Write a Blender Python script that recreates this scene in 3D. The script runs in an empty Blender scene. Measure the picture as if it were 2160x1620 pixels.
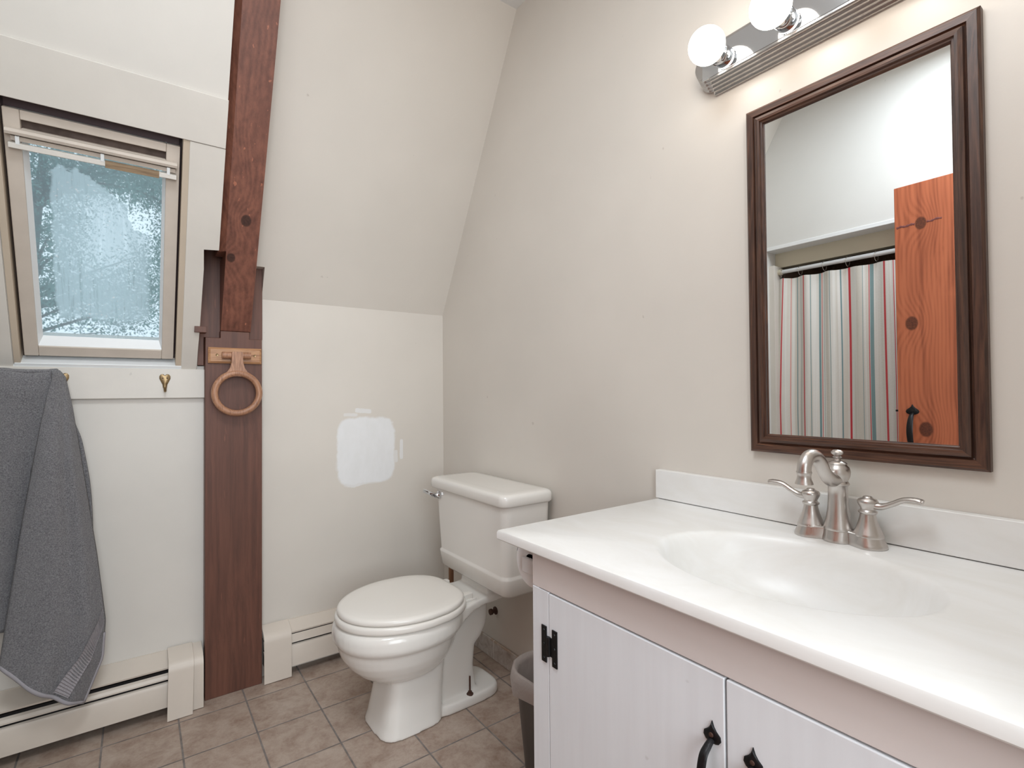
import bpy, bmesh, math, random
from mathutils import Vector, Matrix
random.seed(7)
S = bpy.context.scene
COL = S.collection
PI = math.pi

# ------------------------------------------------------------------ camera
cam_d = bpy.data.cameras.new('camera')
cam = bpy.data.objects.new('camera', cam_d)
COL.objects.link(cam)
yaw, pit, rol = math.radians(36.0), math.radians(0.9), math.radians(-0.45)
F = Vector((math.sin(yaw)*math.cos(pit), math.cos(yaw)*math.cos(pit), math.sin(pit)))
Rt = Vector((math.cos(yaw), -math.sin(yaw), 0)); Up = Rt.cross(F)
R2 = math.cos(rol)*Rt + math.sin(rol)*Up
U2 = -math.sin(rol)*Rt + math.cos(rol)*Up
M3 = Matrix((R2, U2, -F)).transposed()
cam.matrix_world = Matrix.Translation((0, 0, 1.1)) @ M3.to_4x4()
cam_d.sensor_width = 36.0
cam_d.lens = 1085/2160*36
cam_d.clip_start = 0.02
S.camera = cam

# ------------------------------------------------------------------ world, lights, exposure
S.view_settings.view_transform = 'Standard'
S.view_settings.look = 'None'
S.view_settings.gamma = 1.0
S.view_settings.use_curve_mapping = False
S.view_settings.exposure = 0.25
w = bpy.data.worlds.new('overcast_sky'); S.world = w
w.use_nodes = True
bg = w.node_tree.nodes['Background']
bg.inputs[0].default_value = (0.78, 0.91, 1.0, 1)
bg.inputs[1].default_value = 1.15
BULB = 8.0

def area_lamp(name, loc, rot, sx, sy, power, color):
    d = bpy.data.lights.new(name, 'AREA'); d.shape = 'RECTANGLE'
    d.size, d.size_y, d.energy, d.color = sx, sy, power, color
    o = bpy.data.objects.new(name, d); o.location = loc; o.rotation_euler = rot
    COL.objects.link(o); return o
area_lamp('hall_fill_light', (-0.1, -1.3, 1.55), (math.radians(92), 0, math.radians(-8)), 1.3, 1.5, 39, (0.87, 0.945, 1.0))  # unseen fill added in the hall, brightens the room through the doorway
area_lamp('ceiling_fill_light', (0.02, 0.48, 2.585), (0, 0, 0), 0.6, 0.6, 15, (0.86, 0.94, 1.0))  # added soft fill below the ceiling, like bounced flash; no fixture here

# ------------------------------------------------------------------ materials
def lin(r, g, b):
    f = lambda c: (c/255/12.92) if c/255 <= .04045 else ((c/255+.055)/1.055)**2.4
    return (f(r), f(g), f(b), 1)

class N:
    """tiny node helper"""
    def __init__(s, name):
        s.m = bpy.data.materials.new(name); s.m.use_nodes = True
        s.t = s.m.node_tree; s.n = s.t.nodes; s.bsdf = s.n['Principled BSDF']; s.out = s.n['Material Output']
    def add(s, typ, **kw):
        x = s.n.new(typ)
        for k, v in kw.items(): setattr(x, k, v)
        return x
    def link(s, a, b): s.t.links.new(a, b)
    def setin(s, sock, v):
        if hasattr(v, 'links') or isinstance(v, bpy.types.NodeSocket): s.link(v, sock)
        else: sock.default_value = v
    def math(s, op, a, b=0.0, c=None, clamp=False):
        x = s.add('ShaderNodeMath', operation=op); x.use_clamp = clamp
        s.setin(x.inputs[0], a); s.setin(x.inputs[1], b)
        if c is not None: s.setin(x.inputs[2], c)
        return x.outputs[0]
    def pos(s):   # world position
        return s.add('ShaderNodeNewGeometry').outputs['Position']
    def obj(s): return s.add('ShaderNodeTexCoord').outputs['Object']
    def uv(s): return s.add('ShaderNodeTexCoord').outputs['UV']
    def xyz(s, v):
        x = s.add('ShaderNodeSeparateXYZ'); s.link(v, x.inputs[0]); return x.outputs
    def scale(s, v, sc):
        x = s.add('ShaderNodeMapping'); s.link(v, x.inputs[0]); x.inputs['Scale'].default_value = sc; return x.outputs[0]
    def noise(s, v, scale=5, detail=3, rough=.55, dist=0):
        x = s.add('ShaderNodeTexNoise'); s.link(v, x.inputs['Vector'])
        x.inputs['Scale'].default_value = scale; x.inputs['Detail'].default_value = detail
        x.inputs['Roughness'].default_value = rough; x.inputs['Distortion'].default_value = dist
        return x.outputs[0]
    def ramp(s, f, stops, interp='LINEAR'):
        x = s.add('ShaderNodeValToRGB'); s.setin(x.inputs[0], f); cr = x.color_ramp; cr.interpolation = interp
        while len(cr.elements) < len(stops): cr.elements.new(1.0)
        for e, (p, c) in zip(cr.elements, stops): e.position = p; e.color = c if len(c) == 4 else (*c, 1)
        return x.outputs[0]
    def mix(s, f, a, b, blend='MIX'):
        x = s.add('ShaderNodeMix', data_type='RGBA', blend_type=blend)
        s.setin(x.inputs[0], f); s.setin(x.inputs[6], a); s.setin(x.inputs[7], b); return x.outputs[2]
    def step(s, v, e0, e1):
        x = s.add('ShaderNodeMapRange', interpolation_type='SMOOTHSTEP'); s.setin(x.inputs[0], v)
        x.inputs[1].default_value = e0; x.inputs[2].default_value = e1; return x.outputs[0]
    def bump(s, h, strength=.2, dist=.002):
        x = s.add('ShaderNodeBump'); s.link(h, x.inputs['Height'])
        x.inputs['Strength'].default_value = strength; x.inputs['Distance'].default_value = dist
        s.link(x.outputs[0], s.bsdf.inputs['Normal'])
    def base(s, c): s.setin(s.bsdf.inputs['Base Color'], c)
    def rough(s, v): s.setin(s.bsdf.inputs['Roughness'], v)

def paint(name, c, rough=.5, vary=.06, sc=3.0, bump=.08, specks=True):
    k = N(name); p = k.pos()
    n1 = k.noise(p, sc, 4)
    dark = tuple(x*(1-vary) for x in c[:3])+(1,)
    lite = tuple(min(1, x*(1+vary)) for x in c[:3])+(1,)
    col = k.ramp(n1, [(.3, dark), (.7, lite)])
    if specks:
        sp = k.noise(p, 38, 2); m = k.step(sp, .76, .80)
        col = k.mix(k.math('MULTIPLY', m, .35), col, tuple(x*.6 for x in c[:3])+(1,))
    k.base(col); k.rough(rough); k.bump(k.noise(p, 180, 3), bump, .001)
    return k.m

def simple(name, c, rough=.4, metal=0, **kw):
    k = N(name); k.base(c); k.rough(rough); k.bsdf.inputs['Metallic'].default_value = metal
    for a, v in kw.items(): k.bsdf.inputs[a].default_value = v
    return k.m

def wood(name, c0, c1, c2, along='z', grain=34, rough=.55, knots=(), stretch=.06, bump=.25, across=None, scratches=0.0, ringw=.45, kp=.30, nr=6.0, acr=None, freq=0.0):
    """grain stretched along an axis of world space; knots: list of (point, radius)"""
    k = N(name); p = k.pos(); o = k.xyz(p)
    warp = k.noise(k.scale(p, tuple(.25 if a == along else 1.0 for a in 'xyz')), 5, 2)
    sc = tuple(stretch if a == along else 1.0 for a in 'xyz')
    q = k.scale(p, sc)
    add = k.add('ShaderNodeVectorMath', operation='ADD'); k.link(q, add.inputs[0])
    ws = k.math('MULTIPLY', warp, .045)
    comb = k.add('ShaderNodeCombineXYZ'); [k.link(ws, comb.inputs[i]) for i in range(3)]
    k.link(comb.outputs[0], add.inputs[1]); q = add.outputs[0]
    kmask = None; kpush = None
    for pt, r in knots:
        d = k.add('ShaderNodeVectorMath', operation='DISTANCE'); k.link(k.scale(p, tuple(.75 if a == along else 1.0 for a in 'xyz')), d.inputs[0])
        d.inputs[1].default_value = tuple(v*(.75 if a == along else 1.0) for v, a in zip(pt, 'xyz'))
        dn = k.math('DIVIDE', d.outputs['Value'], r)
        m = k.math('SUBTRACT', 1.0, k.step(dn, .75, 1.05))
        e = k.math('POWER', 2.718, k.math('MULTIPLY', k.math('MULTIPLY', dn, dn), -.16))
        kmask = m if kmask is None else k.math('MAXIMUM', kmask, m)
        kpush = e if kpush is None else k.math('ADD', kpush, e)
    fine = k.noise(q, grain*6, 5, .7)
    big = k.noise(q, grain, 3, .5, .4)
    if kpush is not None: big = k.math('ADD', big, k.math('MULTIPLY', kpush, kp))
    rings = k.math('FRACT', k.math('ADD', k.math('MULTIPLY', big, nr), k.math('MULTIPLY', o['xyz'.index(acr)], freq)) if acr else k.math('MULTIPLY', big, nr))
    rings = k.math('ABSOLUTE', k.math('SUBTRACT', rings, .5))
    f = k.math('ADD', k.math('MULTIPLY', rings, ringw), k.math('MULTIPLY', fine, 1.0-ringw*.5))
    col = k.ramp(f, [(.30, c0), (.55, c1), (.85, c2)])
    col = k.mix(k.math('MULTIPLY', k.step(warp, .45, .7), .35), col, c0)
    if kmask is not None:
        kn = k.noise(p, 160, 3)
        col = k.mix(k.math('MULTIPLY', kmask, .92), col, k.ramp(kn, [(.3, tuple(v*.18 for v in c0[:3])+(1,)), (.7, tuple(v*.55 for v in c0[:3])+(1,))]))
    if scratches:
        sn = k.noise(k.scale(p, tuple(.12 if a == along else 1.0 for a in 'xyz')), 75, 2)
        col = k.mix(k.math('MULTIPLY', k.step(sn, .69, .74), scratches), col, lin(205, 130, 100))
    k.base(col); k.rough(rough); k.bump(f, bump, .0012)
    return k.m

MT = {}
MT['ceiling'] = paint('white_ceiling_paint', lin(232, 231, 229), .7, .02)
MT['left_wall'] = paint('pale_wall_paint', lin(224, 223, 220), .5, .02)
MT['bay'] = paint('off_white_board_paint', lin(222, 217, 210), .45, .03)
MT['trimp'] = paint('off_white_trim_paint', lin(220, 214, 206), .4, .035, 6)
MT['sash'] = paint('dull_cream_sash_paint', lin(206, 194, 182), .5, .06, 9)
MT['bead'] = paint('white_bead_paint', lin(238, 240, 241), .35, .02)
MT['jambline'] = paint('beige_jamb_paint', lin(200, 184, 165), .5, .05)
MT['dark'] = simple('dark_brown_frame', lin(66, 50, 54), .45)
MT['slotdark'] = paint('grimy_slot', lin(98, 84, 78), .8, .3, 30)
MT['rawbrown'] = wood('peeled_wood_strip', lin(120, 98, 76), lin(160, 136, 108), lin(185, 162, 132), 'x')
MT['soffit'] = paint('cream_header_paint', lin(208, 200, 180), .5, .03)
MT['heater'] = paint('yellowed_white_enamel', lin(220, 209, 197), .38, .03, 7, .02)
MT['black'] = simple('black_void_metal', lin(26, 22, 22), .7)
MT['iron'] = N('black_wrought_iron'); k = MT['iron']; k.base(lin(38, 37, 38)); k.rough(.42); k.bsdf.inputs['Metallic'].default_value = .7; k.bump(k.noise(k.pos(), 220, 3), .5, .001); MT['iron'] = k.m
MT['brass'] = simple('aged_brass', lin(150, 128, 96), .35, .9)
MT['nickel'] = N('brushed_nickel'); k = MT['nickel']; k.base(lin(204, 199, 195)); k.bsdf.inputs['Metallic'].default_value = 1
k.rough(k.ramp(k.noise(k.scale(k.pos(), (1, 1, .15)), 320, 2), [(.3, (.28,)*3), (.7, (.38,)*3)])); MT['nickel'] = k.m
MT['chrome'] = simple('polished_chrome', lin(214, 217, 221), .07, 1)
MT['satin'] = simple('ribbed_chrome', lin(205, 203, 202), .16, 1)
MT['bulb'] = N('lit_frosted_bulb'); k = MT['bulb']; k.base((1, .95, .88, 1)); k.rough(.5)
k.bsdf.inputs['Emission Color'].default_value = (1, .915, .81, 1); k.bsdf.inputs['Emission Strength'].default_value = BULB; MT['bulb'] = k.m
MT['mirror'] = simple('silvered_mirror', (.93, .945, .945, 1), .0, 1)
MT['porcelain'] = simple('bone_white_porcelain', lin(236, 232, 226), .12, 0)
MT['seatp'] = simple('glossy_seat_plastic', lin(238, 233, 226), .2, 0)
MT['counter'] = N('white_cultured_marble'); k = MT['counter']; p = k.pos()
v = k.noise(k.scale(p, (1, .35, 1)), 9, 5, .6, 1.2)
k.base(k.ramp(v, [(.35, lin(240, 239, 237)), (.6, lin(234, 232, 228)), (.8, lin(241, 241, 239))])); k.rough(.34); MT['counter'] = k.m
MT['apron'] = paint('mauve_beige_cabinet_paint', lin(222, 213, 209), .45, .03)
MT['plastic_white'] = simple('white_plastic', lin(232, 232, 232), .35)
MT['paper'] = simple('tissue_paper', lin(240, 240, 240), .9)
MT['can'] = simple('dark_can_plastic', lin(74, 70, 68), .4)
MT['copper'] = simple('dull_copper_pipe', lin(150, 112, 86), .45, .6)
MT['rust'] = simple('rusty_bolt', lin(88, 64, 54), .65, .5)
MT['rod'] = simple('white_enamel_rod', lin(222, 224, 226), .3)
MT['clear'] = simple('wire_ring_metal', lin(190, 186, 180), .25, .9)

# whitewashed doors
k = N('whitewashed_pine'); p = k.pos()
q = k.scale(p, (1, 1, .06)); n1 = k.noise(q, 48, 5, .6); n2 = k.noise(p, 26, 2)
c = k.ramp(n1, [(.25, lin(228, 229, 232)), (.6, lin(232, 234, 237)), (.8, lin(235, 236, 239))])
c = k.mix(k.math('MULTIPLY', k.step(n2, .72, .78), .3), c, lin(170, 165, 162))
k.base(c); k.rough(.5); k.bump(k.math('ADD', k.math('MULTIPLY', n1, .12), k.math('MULTIPLY', n2, .6)), .22, .0012); MT['whitewash'] = k.m

# right bay plaster with a freshly primed repair patch
k = N('beige_wall_paint'); p = k.pos(); o = k.xyz(p)
n1 = k.noise(p, 2.2, 3); cw = lin(222, 215, 206)
col = k.ramp(n1, [(.3, tuple(x*.965 for x in cw[:3])), (.7, tuple(min(1, x*1.03) for x in cw[:3]))])
sp = k.step(k.noise(p, 30, 2), .77, .80); col = k.mix(k.math('MULTIPLY', sp, .3), col, lin(160, 145, 135))
k.base(col); k.rough(.42); k.bump(k.noise(p, 160, 3), .10, .001); MT['wall'] = k.m

k = N('beige_wall_paint_with_patch'); p = k.pos(); o = k.xyz(p)
n1 = k.noise(p, 2.2, 3)
col = k.ramp(n1, [(.3, tuple(x*.965 for x in cw[:3])), (.7, tuple(min(1, x*1.03) for x in cw[:3]))])
sp = k.step(k.noise(p, 30, 2), .77, .80); col = k.mix(k.math('MULTIPLY', sp, .3), col, lin(160, 145, 135))
wn = k.math('MULTIPLY', k.math('SUBTRACT', k.noise(p, 17, 4, .6), .5), .032)
wn2 = k.math('MULTIPLY', k.math('SUBTRACT', k.noise(k.scale(p, (1.0, 1, .18)), 90, 2), .5), .006)
def rect(cx, cz, hx, hz, soft, pw=4.0, warp=1.0, skew=0.0):
    dx = k.math('ADD', k.math('SUBTRACT', o[0], cx), k.math('MULTIPLY', wn, warp))
    dz = k.math('ADD', k.math('ADD', k.math('SUBTRACT', o[2], cz), k.math('MULTIPLY', k.math('ADD', wn, wn2), warp)), k.math('MULTIPLY', k.math('SUBTRACT', o[0], cx), skew))
    a = k.math('POWER', k.math('ABSOLUTE', k.math('DIVIDE', dx, hx)), pw)
    b = k.math('POWER', k.math('ABSOLUTE', k.math('DIVIDE', dz, hz)), pw)
    return k.math('SUBTRACT', 1.0, k.step(k.math('ADD', a, b), 1.0-soft, 1.0+soft))
m = rect(.815, .850, .129, .146, .22, 5.0, .9)
m = k.math('MAXIMUM', m, k.math('MULTIPLY', rect(.80, .722, .082, .022, .3, 3, .6, -.12), .75))
m = k.math('MAXIMUM', m, k.math('MULTIPLY', rect(.80, 1.023, .036, .010, .3, 6, .25, .1), .7))
m = k.math('MAXIMUM', m, k.math('MULTIPLY', rect(.745, 1.008, .03, .007, .3, 6, .25, .05), .55))
m = k.math('MAXIMUM', m, k.math('MULTIPLY', rect(.978, .842, .008, .045, .3, 6, .2), .7))
m = k.math('MAXIMUM', m, k.math('MULTIPLY', rect(.950, .812, .010, .028, .3, 6, .2), .6))
m = k.math('MAXIMUM', m, k.math('MULTIPLY', rect(.705, .795, .026, .03, .5, 3, .9), .3))
brush = k.ramp(k.noise(k.scale(p, (1, 1, .4)), 40, 3), [(.3, lin(237, 237, 237)), (.7, lin(241, 241, 242))])
k.base(k.mix(m, col, brush)); k.rough(.45); k.bump(k.noise(p, 160, 3), .10, .001); MT['wall_patch'] = k.m

# floor tiles
k = N('beige_ceramic_floor_tile'); p = k.pos(); o = k.xyz(p)
gx = k.math('DIVIDE', k.math('SUBTRACT', o[0], .52), .2033); gy = k.math('DIVIDE', k.math('SUBTRACT', o[1], 2.072), .2125)
def edge(g, pitch):
    fr = k.math('FRACT', k.math('ADD', g, 100.5)); return k.math('MULTIPLY', k.math('ABSOLUTE', k.math('SUBTRACT', fr, .5)), pitch)
ed = k.math('MINIMUM', edge(gx, .2033), edge(gy, .2125))
gm = k.math('SUBTRACT', 1.0, k.step(ed, .0016, .0034))
fl = k.add('ShaderNodeCombineXYZ'); k.link(k.math('FLOOR', k.math('ADD', gx, 100.0)), fl.inputs[0]); k.link(k.math('FLOOR', k.math('ADD', gy, 100.0)), fl.inputs[1])
wnz = k.add('ShaderNodeTexWhiteNoise'); k.link(fl.outputs[0], wnz.inputs[0])
offs = k.add('ShaderNodeVectorMath', operation='MULTIPLY_ADD'); k.link(wnz.outputs['Color'], offs.inputs[0]); offs.inputs[1].default_value = (3, 3, 3); k.link(p, offs.inputs[2])
n1 = k.noise(offs.outputs[0], 15, 6, .68, .4); n2 = k.noise(offs.outputs[0], 90, 4, .7)
t = k.math('ADD', k.math('MULTIPLY', n1, .75), k.math('MULTIPLY', n2, .25))
col = k.ramp(t, [(.33, lin(146, 122, 107)), (.48, lin(170, 150, 136)), (.64, lin(187, 170, 157))])
gn = k.noise(p, 25, 2)
col = k.mix(gm, col, k.ramp(gn, [(.35, lin(112, 104, 100)), (.7, lin(146, 138, 133))]))
k.base(col); k.rough(k.ramp(gm, [(0, (.42,)*3), (1, (.85,)*3)]))
k.bump(k.math('SUBTRACT', k.math('MULTIPLY', n2, .15), gm), .5, .002); MT['floor'] = k.m

# marbled base tile
k = N('grey_marbled_base_tile'); p = k.pos(); o = k.xyz(p)
n1 = k.noise(p, 22, 6, .65, 1.2); col = k.ramp(n1, [(.3, lin(160, 146, 136)), (.5, lin(196, 186, 178)), (.75, lin(218, 213, 208))])
fr = k.math('FRACT', k.math('ADD', k.math('DIVIDE', k.math('SUBTRACT', o[1], 1.775), .2), 100.5))
jm = k.math('SUBTRACT', 1.0, k.step(k.math('ABSOLUTE', k.math('SUBTRACT', fr, .5)), .008, .016))
topm = k.step(o[2], .070, .074); dirt = k.math('MULTIPLY', topm, k.step(k.noise(p, 14, 3), .4, .6))
col = k.mix(dirt, col, lin(190, 168, 148)); col = k.mix(jm, col, lin(222, 215, 208))
k.base(col); k.rough(.35); MT['basetile'] = k.m

BEAM = (lin(96, 58, 47), lin(130, 82, 66), lin(156, 101, 80))
MT['rafter'] = wood('red_stained_rafter', *BEAM, 'z', 7, .45, stretch=.06, ringw=.26, acr='x', freq=60.0, nr=5.0, kp=.5, knots=[((.290, 1.748, 1.985), .011), ((.283, 1.79, 1.912), .014), ((.30, 1.97, 1.70), .018), ((.262, 2.03, 1.575), .016)], scratches=.55)
MT['post'] = wood('red_stained_post', lin(82, 52, 42), lin(108, 69, 55), lin(126, 83, 66), 'z', 8, .5, scratches=.12, stretch=.05, acr='x', freq=45.0, nr=4.0, ringw=.14)
MT['oak'] = wood('golden_oak', lin(150, 104, 72), lin(190, 142, 102), lin(208, 160, 120), 'x', 40, .4, stretch=.1)
MT['oakring'] = wood('ring_oak', lin(140, 98, 74), lin(184, 136, 106), lin(204, 156, 124), 'z', 60, .4, stretch=.12)
MT['frame'] = wood('dark_walnut_frame_upright', lin(52, 35, 29), lin(82, 56, 44), lin(112, 78, 58), 'z', 45, .4, stretch=.05)
MT['frameh'] = wood('dark_walnut_frame_rail', lin(58, 38, 30), lin(94, 63, 48), lin(136, 94, 68), 'y', 45, .4, stretch=.05)
MT['door'] = wood('orange_pine_door', lin(138, 70, 44), lin(186, 104, 70), lin(200, 118, 82), 'z', 5, .42, ringw=.30, kp=.5, nr=6.0, acr='y', freq=70.0,
                  knots=[((-.30, .731, 1.800), .022), ((-.30, .769, 1.380), .0245), ((-.30, .727, .930), .026), ((-.30, .45, 1.55), .024), ((-.30, .3, 1.1), .022)], stretch=.03)
MT['alcove'] = wood('dark_alcove_wood', lin(165, 138, 122), lin(190, 165, 148), lin(204, 180, 162), 'x', 18, .6)

# terry towel
k = N('slate_grey_terry'); p = k.pos()
n1 = k.noise(p, 300, 3, .8); n2 = k.noise(p, 14, 3)
c = k.ramp(n1, [(.34, lin(70, 68, 75)), (.66, lin(168, 165, 170))]); c = k.mix(k.math('MULTIPLY', k.step(n2, .4, .7), .3), c, lin(140, 136, 139))
k.base(c); k.rough(1.0); k.bsdf.inputs['Sheen Weight'].default_value = .45; k.bsdf.inputs['Sheen Roughness'].default_value = .6
k.bump(k.math('ADD', n1, k.noise(p, 1100, 2)), 1.0, .004); MT['towel'] = k.m
MT['towelband'] = N('slate_flat_weave'); k = MT['towelband']
k.base(k.ramp(k.noise(k.pos(), 500, 2), [(.3, lin(140, 135, 139)), (.7, lin(172, 166, 169))])); k.rough(.9); k.bump(k.noise(k.pos(), 600, 2), .6, .002); MT['towelband'] = k.m
MT['towelhem'] = simple('grey_hem_binding', lin(160, 156, 161), .9)

# trash bag liner
k = N('translucent_grey_liner'); k.base(lin(176, 164, 158)); k.rough(.35); k.bsdf.inputs['Transmission Weight'].default_value = .25
k.bump(k.noise(k.pos(), 45, 4), .6, .004); MT['liner'] = k.m

# fogged window pane
k = N('condensation_fogged_glass'); uvs = k.xyz(k.uv()); p = k.pos()
wv = k.math('MULTIPLY', k.math('SUBTRACT', k.noise(p, 13, 4, .6), .5), .22)
u = k.math('ADD', uvs[0], k.math('MULTIPLY', wv, .5)); vv = k.math('ADD', uvs[1], wv)
top = k.math('SUBTRACT', k.math('ADD', .84, k.math('MULTIPLY', k.math('COSINE', k.math('MULTIPLY', k.math('SUBTRACT', u, .35), 5.0)), .05)), k.math('MULTIPLY', k.step(u, .5, .8), .16))
mk = k.math('MULTIPLY', k.step(k.math('SUBTRACT', top, vv), -.01, .015), k.step(u, .10, .16))
mk = k.math('MULTIPLY', mk, k.math('SUBTRACT', 1.0, k.math('MULTIPLY', k.step(u, .84, .95), .75)))
mk = k.math('MULTIPLY', mk, k.step(vv, .02, .14))
streak = k.noise(k.scale(p, (1, .06, .06)), 130, 3)
mk = k.math('MULTIPLY', mk, k.math('SUBTRACT', 1.0, k.math('MULTIPLY', k.step(streak, .5, .75), .3)))
drops = k.step(k.noise(p, 95, 2), .70, .74)
mk = k.math('MAXIMUM', k.math('MULTIPLY', mk, .84), k.math('MULTIPLY', drops, .5))
mk = k.math('MAXIMUM', mk, .36)
tr = k.add('ShaderNodeBsdfRefraction'); tr.inputs[0].default_value = (.93, .98, 1, 1); tr.inputs['Roughness'].default_value = .09; tr.inputs['IOR'].default_value = 1.08
tl = k.add('ShaderNodeBsdfTranslucent'); k.link(k.mix(k.math('MULTIPLY', k.step(k.noise(p, 120, 2), .62, .72), k.step(k.noise(p, 16, 2), .45, .62)), (.70, .83, .87, 1), (1, 1, 1, 1)), tl.inputs[0])
gl = k.add('ShaderNodeBsdfGlossy'); gl.inputs['Roughness'].default_value = .05
s1 = k.add('ShaderNodeMixShader'); k.link(mk, s1.inputs[0]); k.link(tr.outputs[0], s1.inputs[1]); k.link(tl.outputs[0], s1.inputs[2])
fre = k.add('ShaderNodeFresnel'); fre.inputs[0].default_value = 1.3
s2 = k.add('ShaderNodeMixShader'); k.link(fre.outputs[0], s2.inputs[0]); k.link(s1.outputs[0], s2.inputs[1]); k.link(gl.outputs[0], s2.inputs[2])
k.link(s2.outputs[0], k.out.inputs[0]); MT['pane'] = k.m

MT['bark'] = paint('tree_bark', lin(78, 74, 72), .9, .3, 20)
k = N('tree_leaf'); k.base(k.ramp(k.noise(k.pos(), 2.5, 2), [(.35, lin(62, 96, 90)), (.65, lin(98, 132, 124))])); k.rough(.6); MT['leaf'] = k.m

# shower curtain stripes along the cloth (UV u = metres of cloth from its left edge)
stripes = [(.030, .006, 'r'), (.066, .003, 'p'), (.093, .004, 't'), (.114, .002, 't'), (.135, .007, 'r'), (.172, .003, 't'), (.210, .009, 't'), (.220, .003, 'r'),
           (.232, .002, 't'), (.268, .003, 't'), (.314, .005, 't'), (.351, .012, 'R'), (.419, .002, 't'), (.442, .003, 'r'), (.452, .014, 'T'), (.512, .009, 'r'), (.548, .003, 'r'), (.580, .005, 't')]
k = N('striped_cotton_curtain'); uv = k.xyz(k.uv())
um = k.math('MODULO', uv[0], .62)
cc = {'r': lin(206, 78, 84), 'R': lin(204, 66, 76), 'p': lin(224, 150, 144), 't': lin(122, 152, 156), 'T': lin(132, 158, 160)}
basec = k.ramp(k.noise(k.scale(k.uv(), (26, .3, 1)), 1, 2), [(.40, lin(214, 209, 200)), (.5, lin(232, 230, 226)), (.62, lin(220, 214, 205))])
for x0, wd, key in stripes:
    mm = k.math('SUBTRACT', 1.0, k.step(k.math('ABSOLUTE', k.math('SUBTRACT', um, x0)), wd*.5-.0006, wd*.5+.0006))
    basec = k.mix(mm, basec, cc[key])
k.base(basec); k.rough(.9); k.bump(k.noise(k.pos(), 130, 4), .35, .003)
MT['curtain'] = k.m

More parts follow.
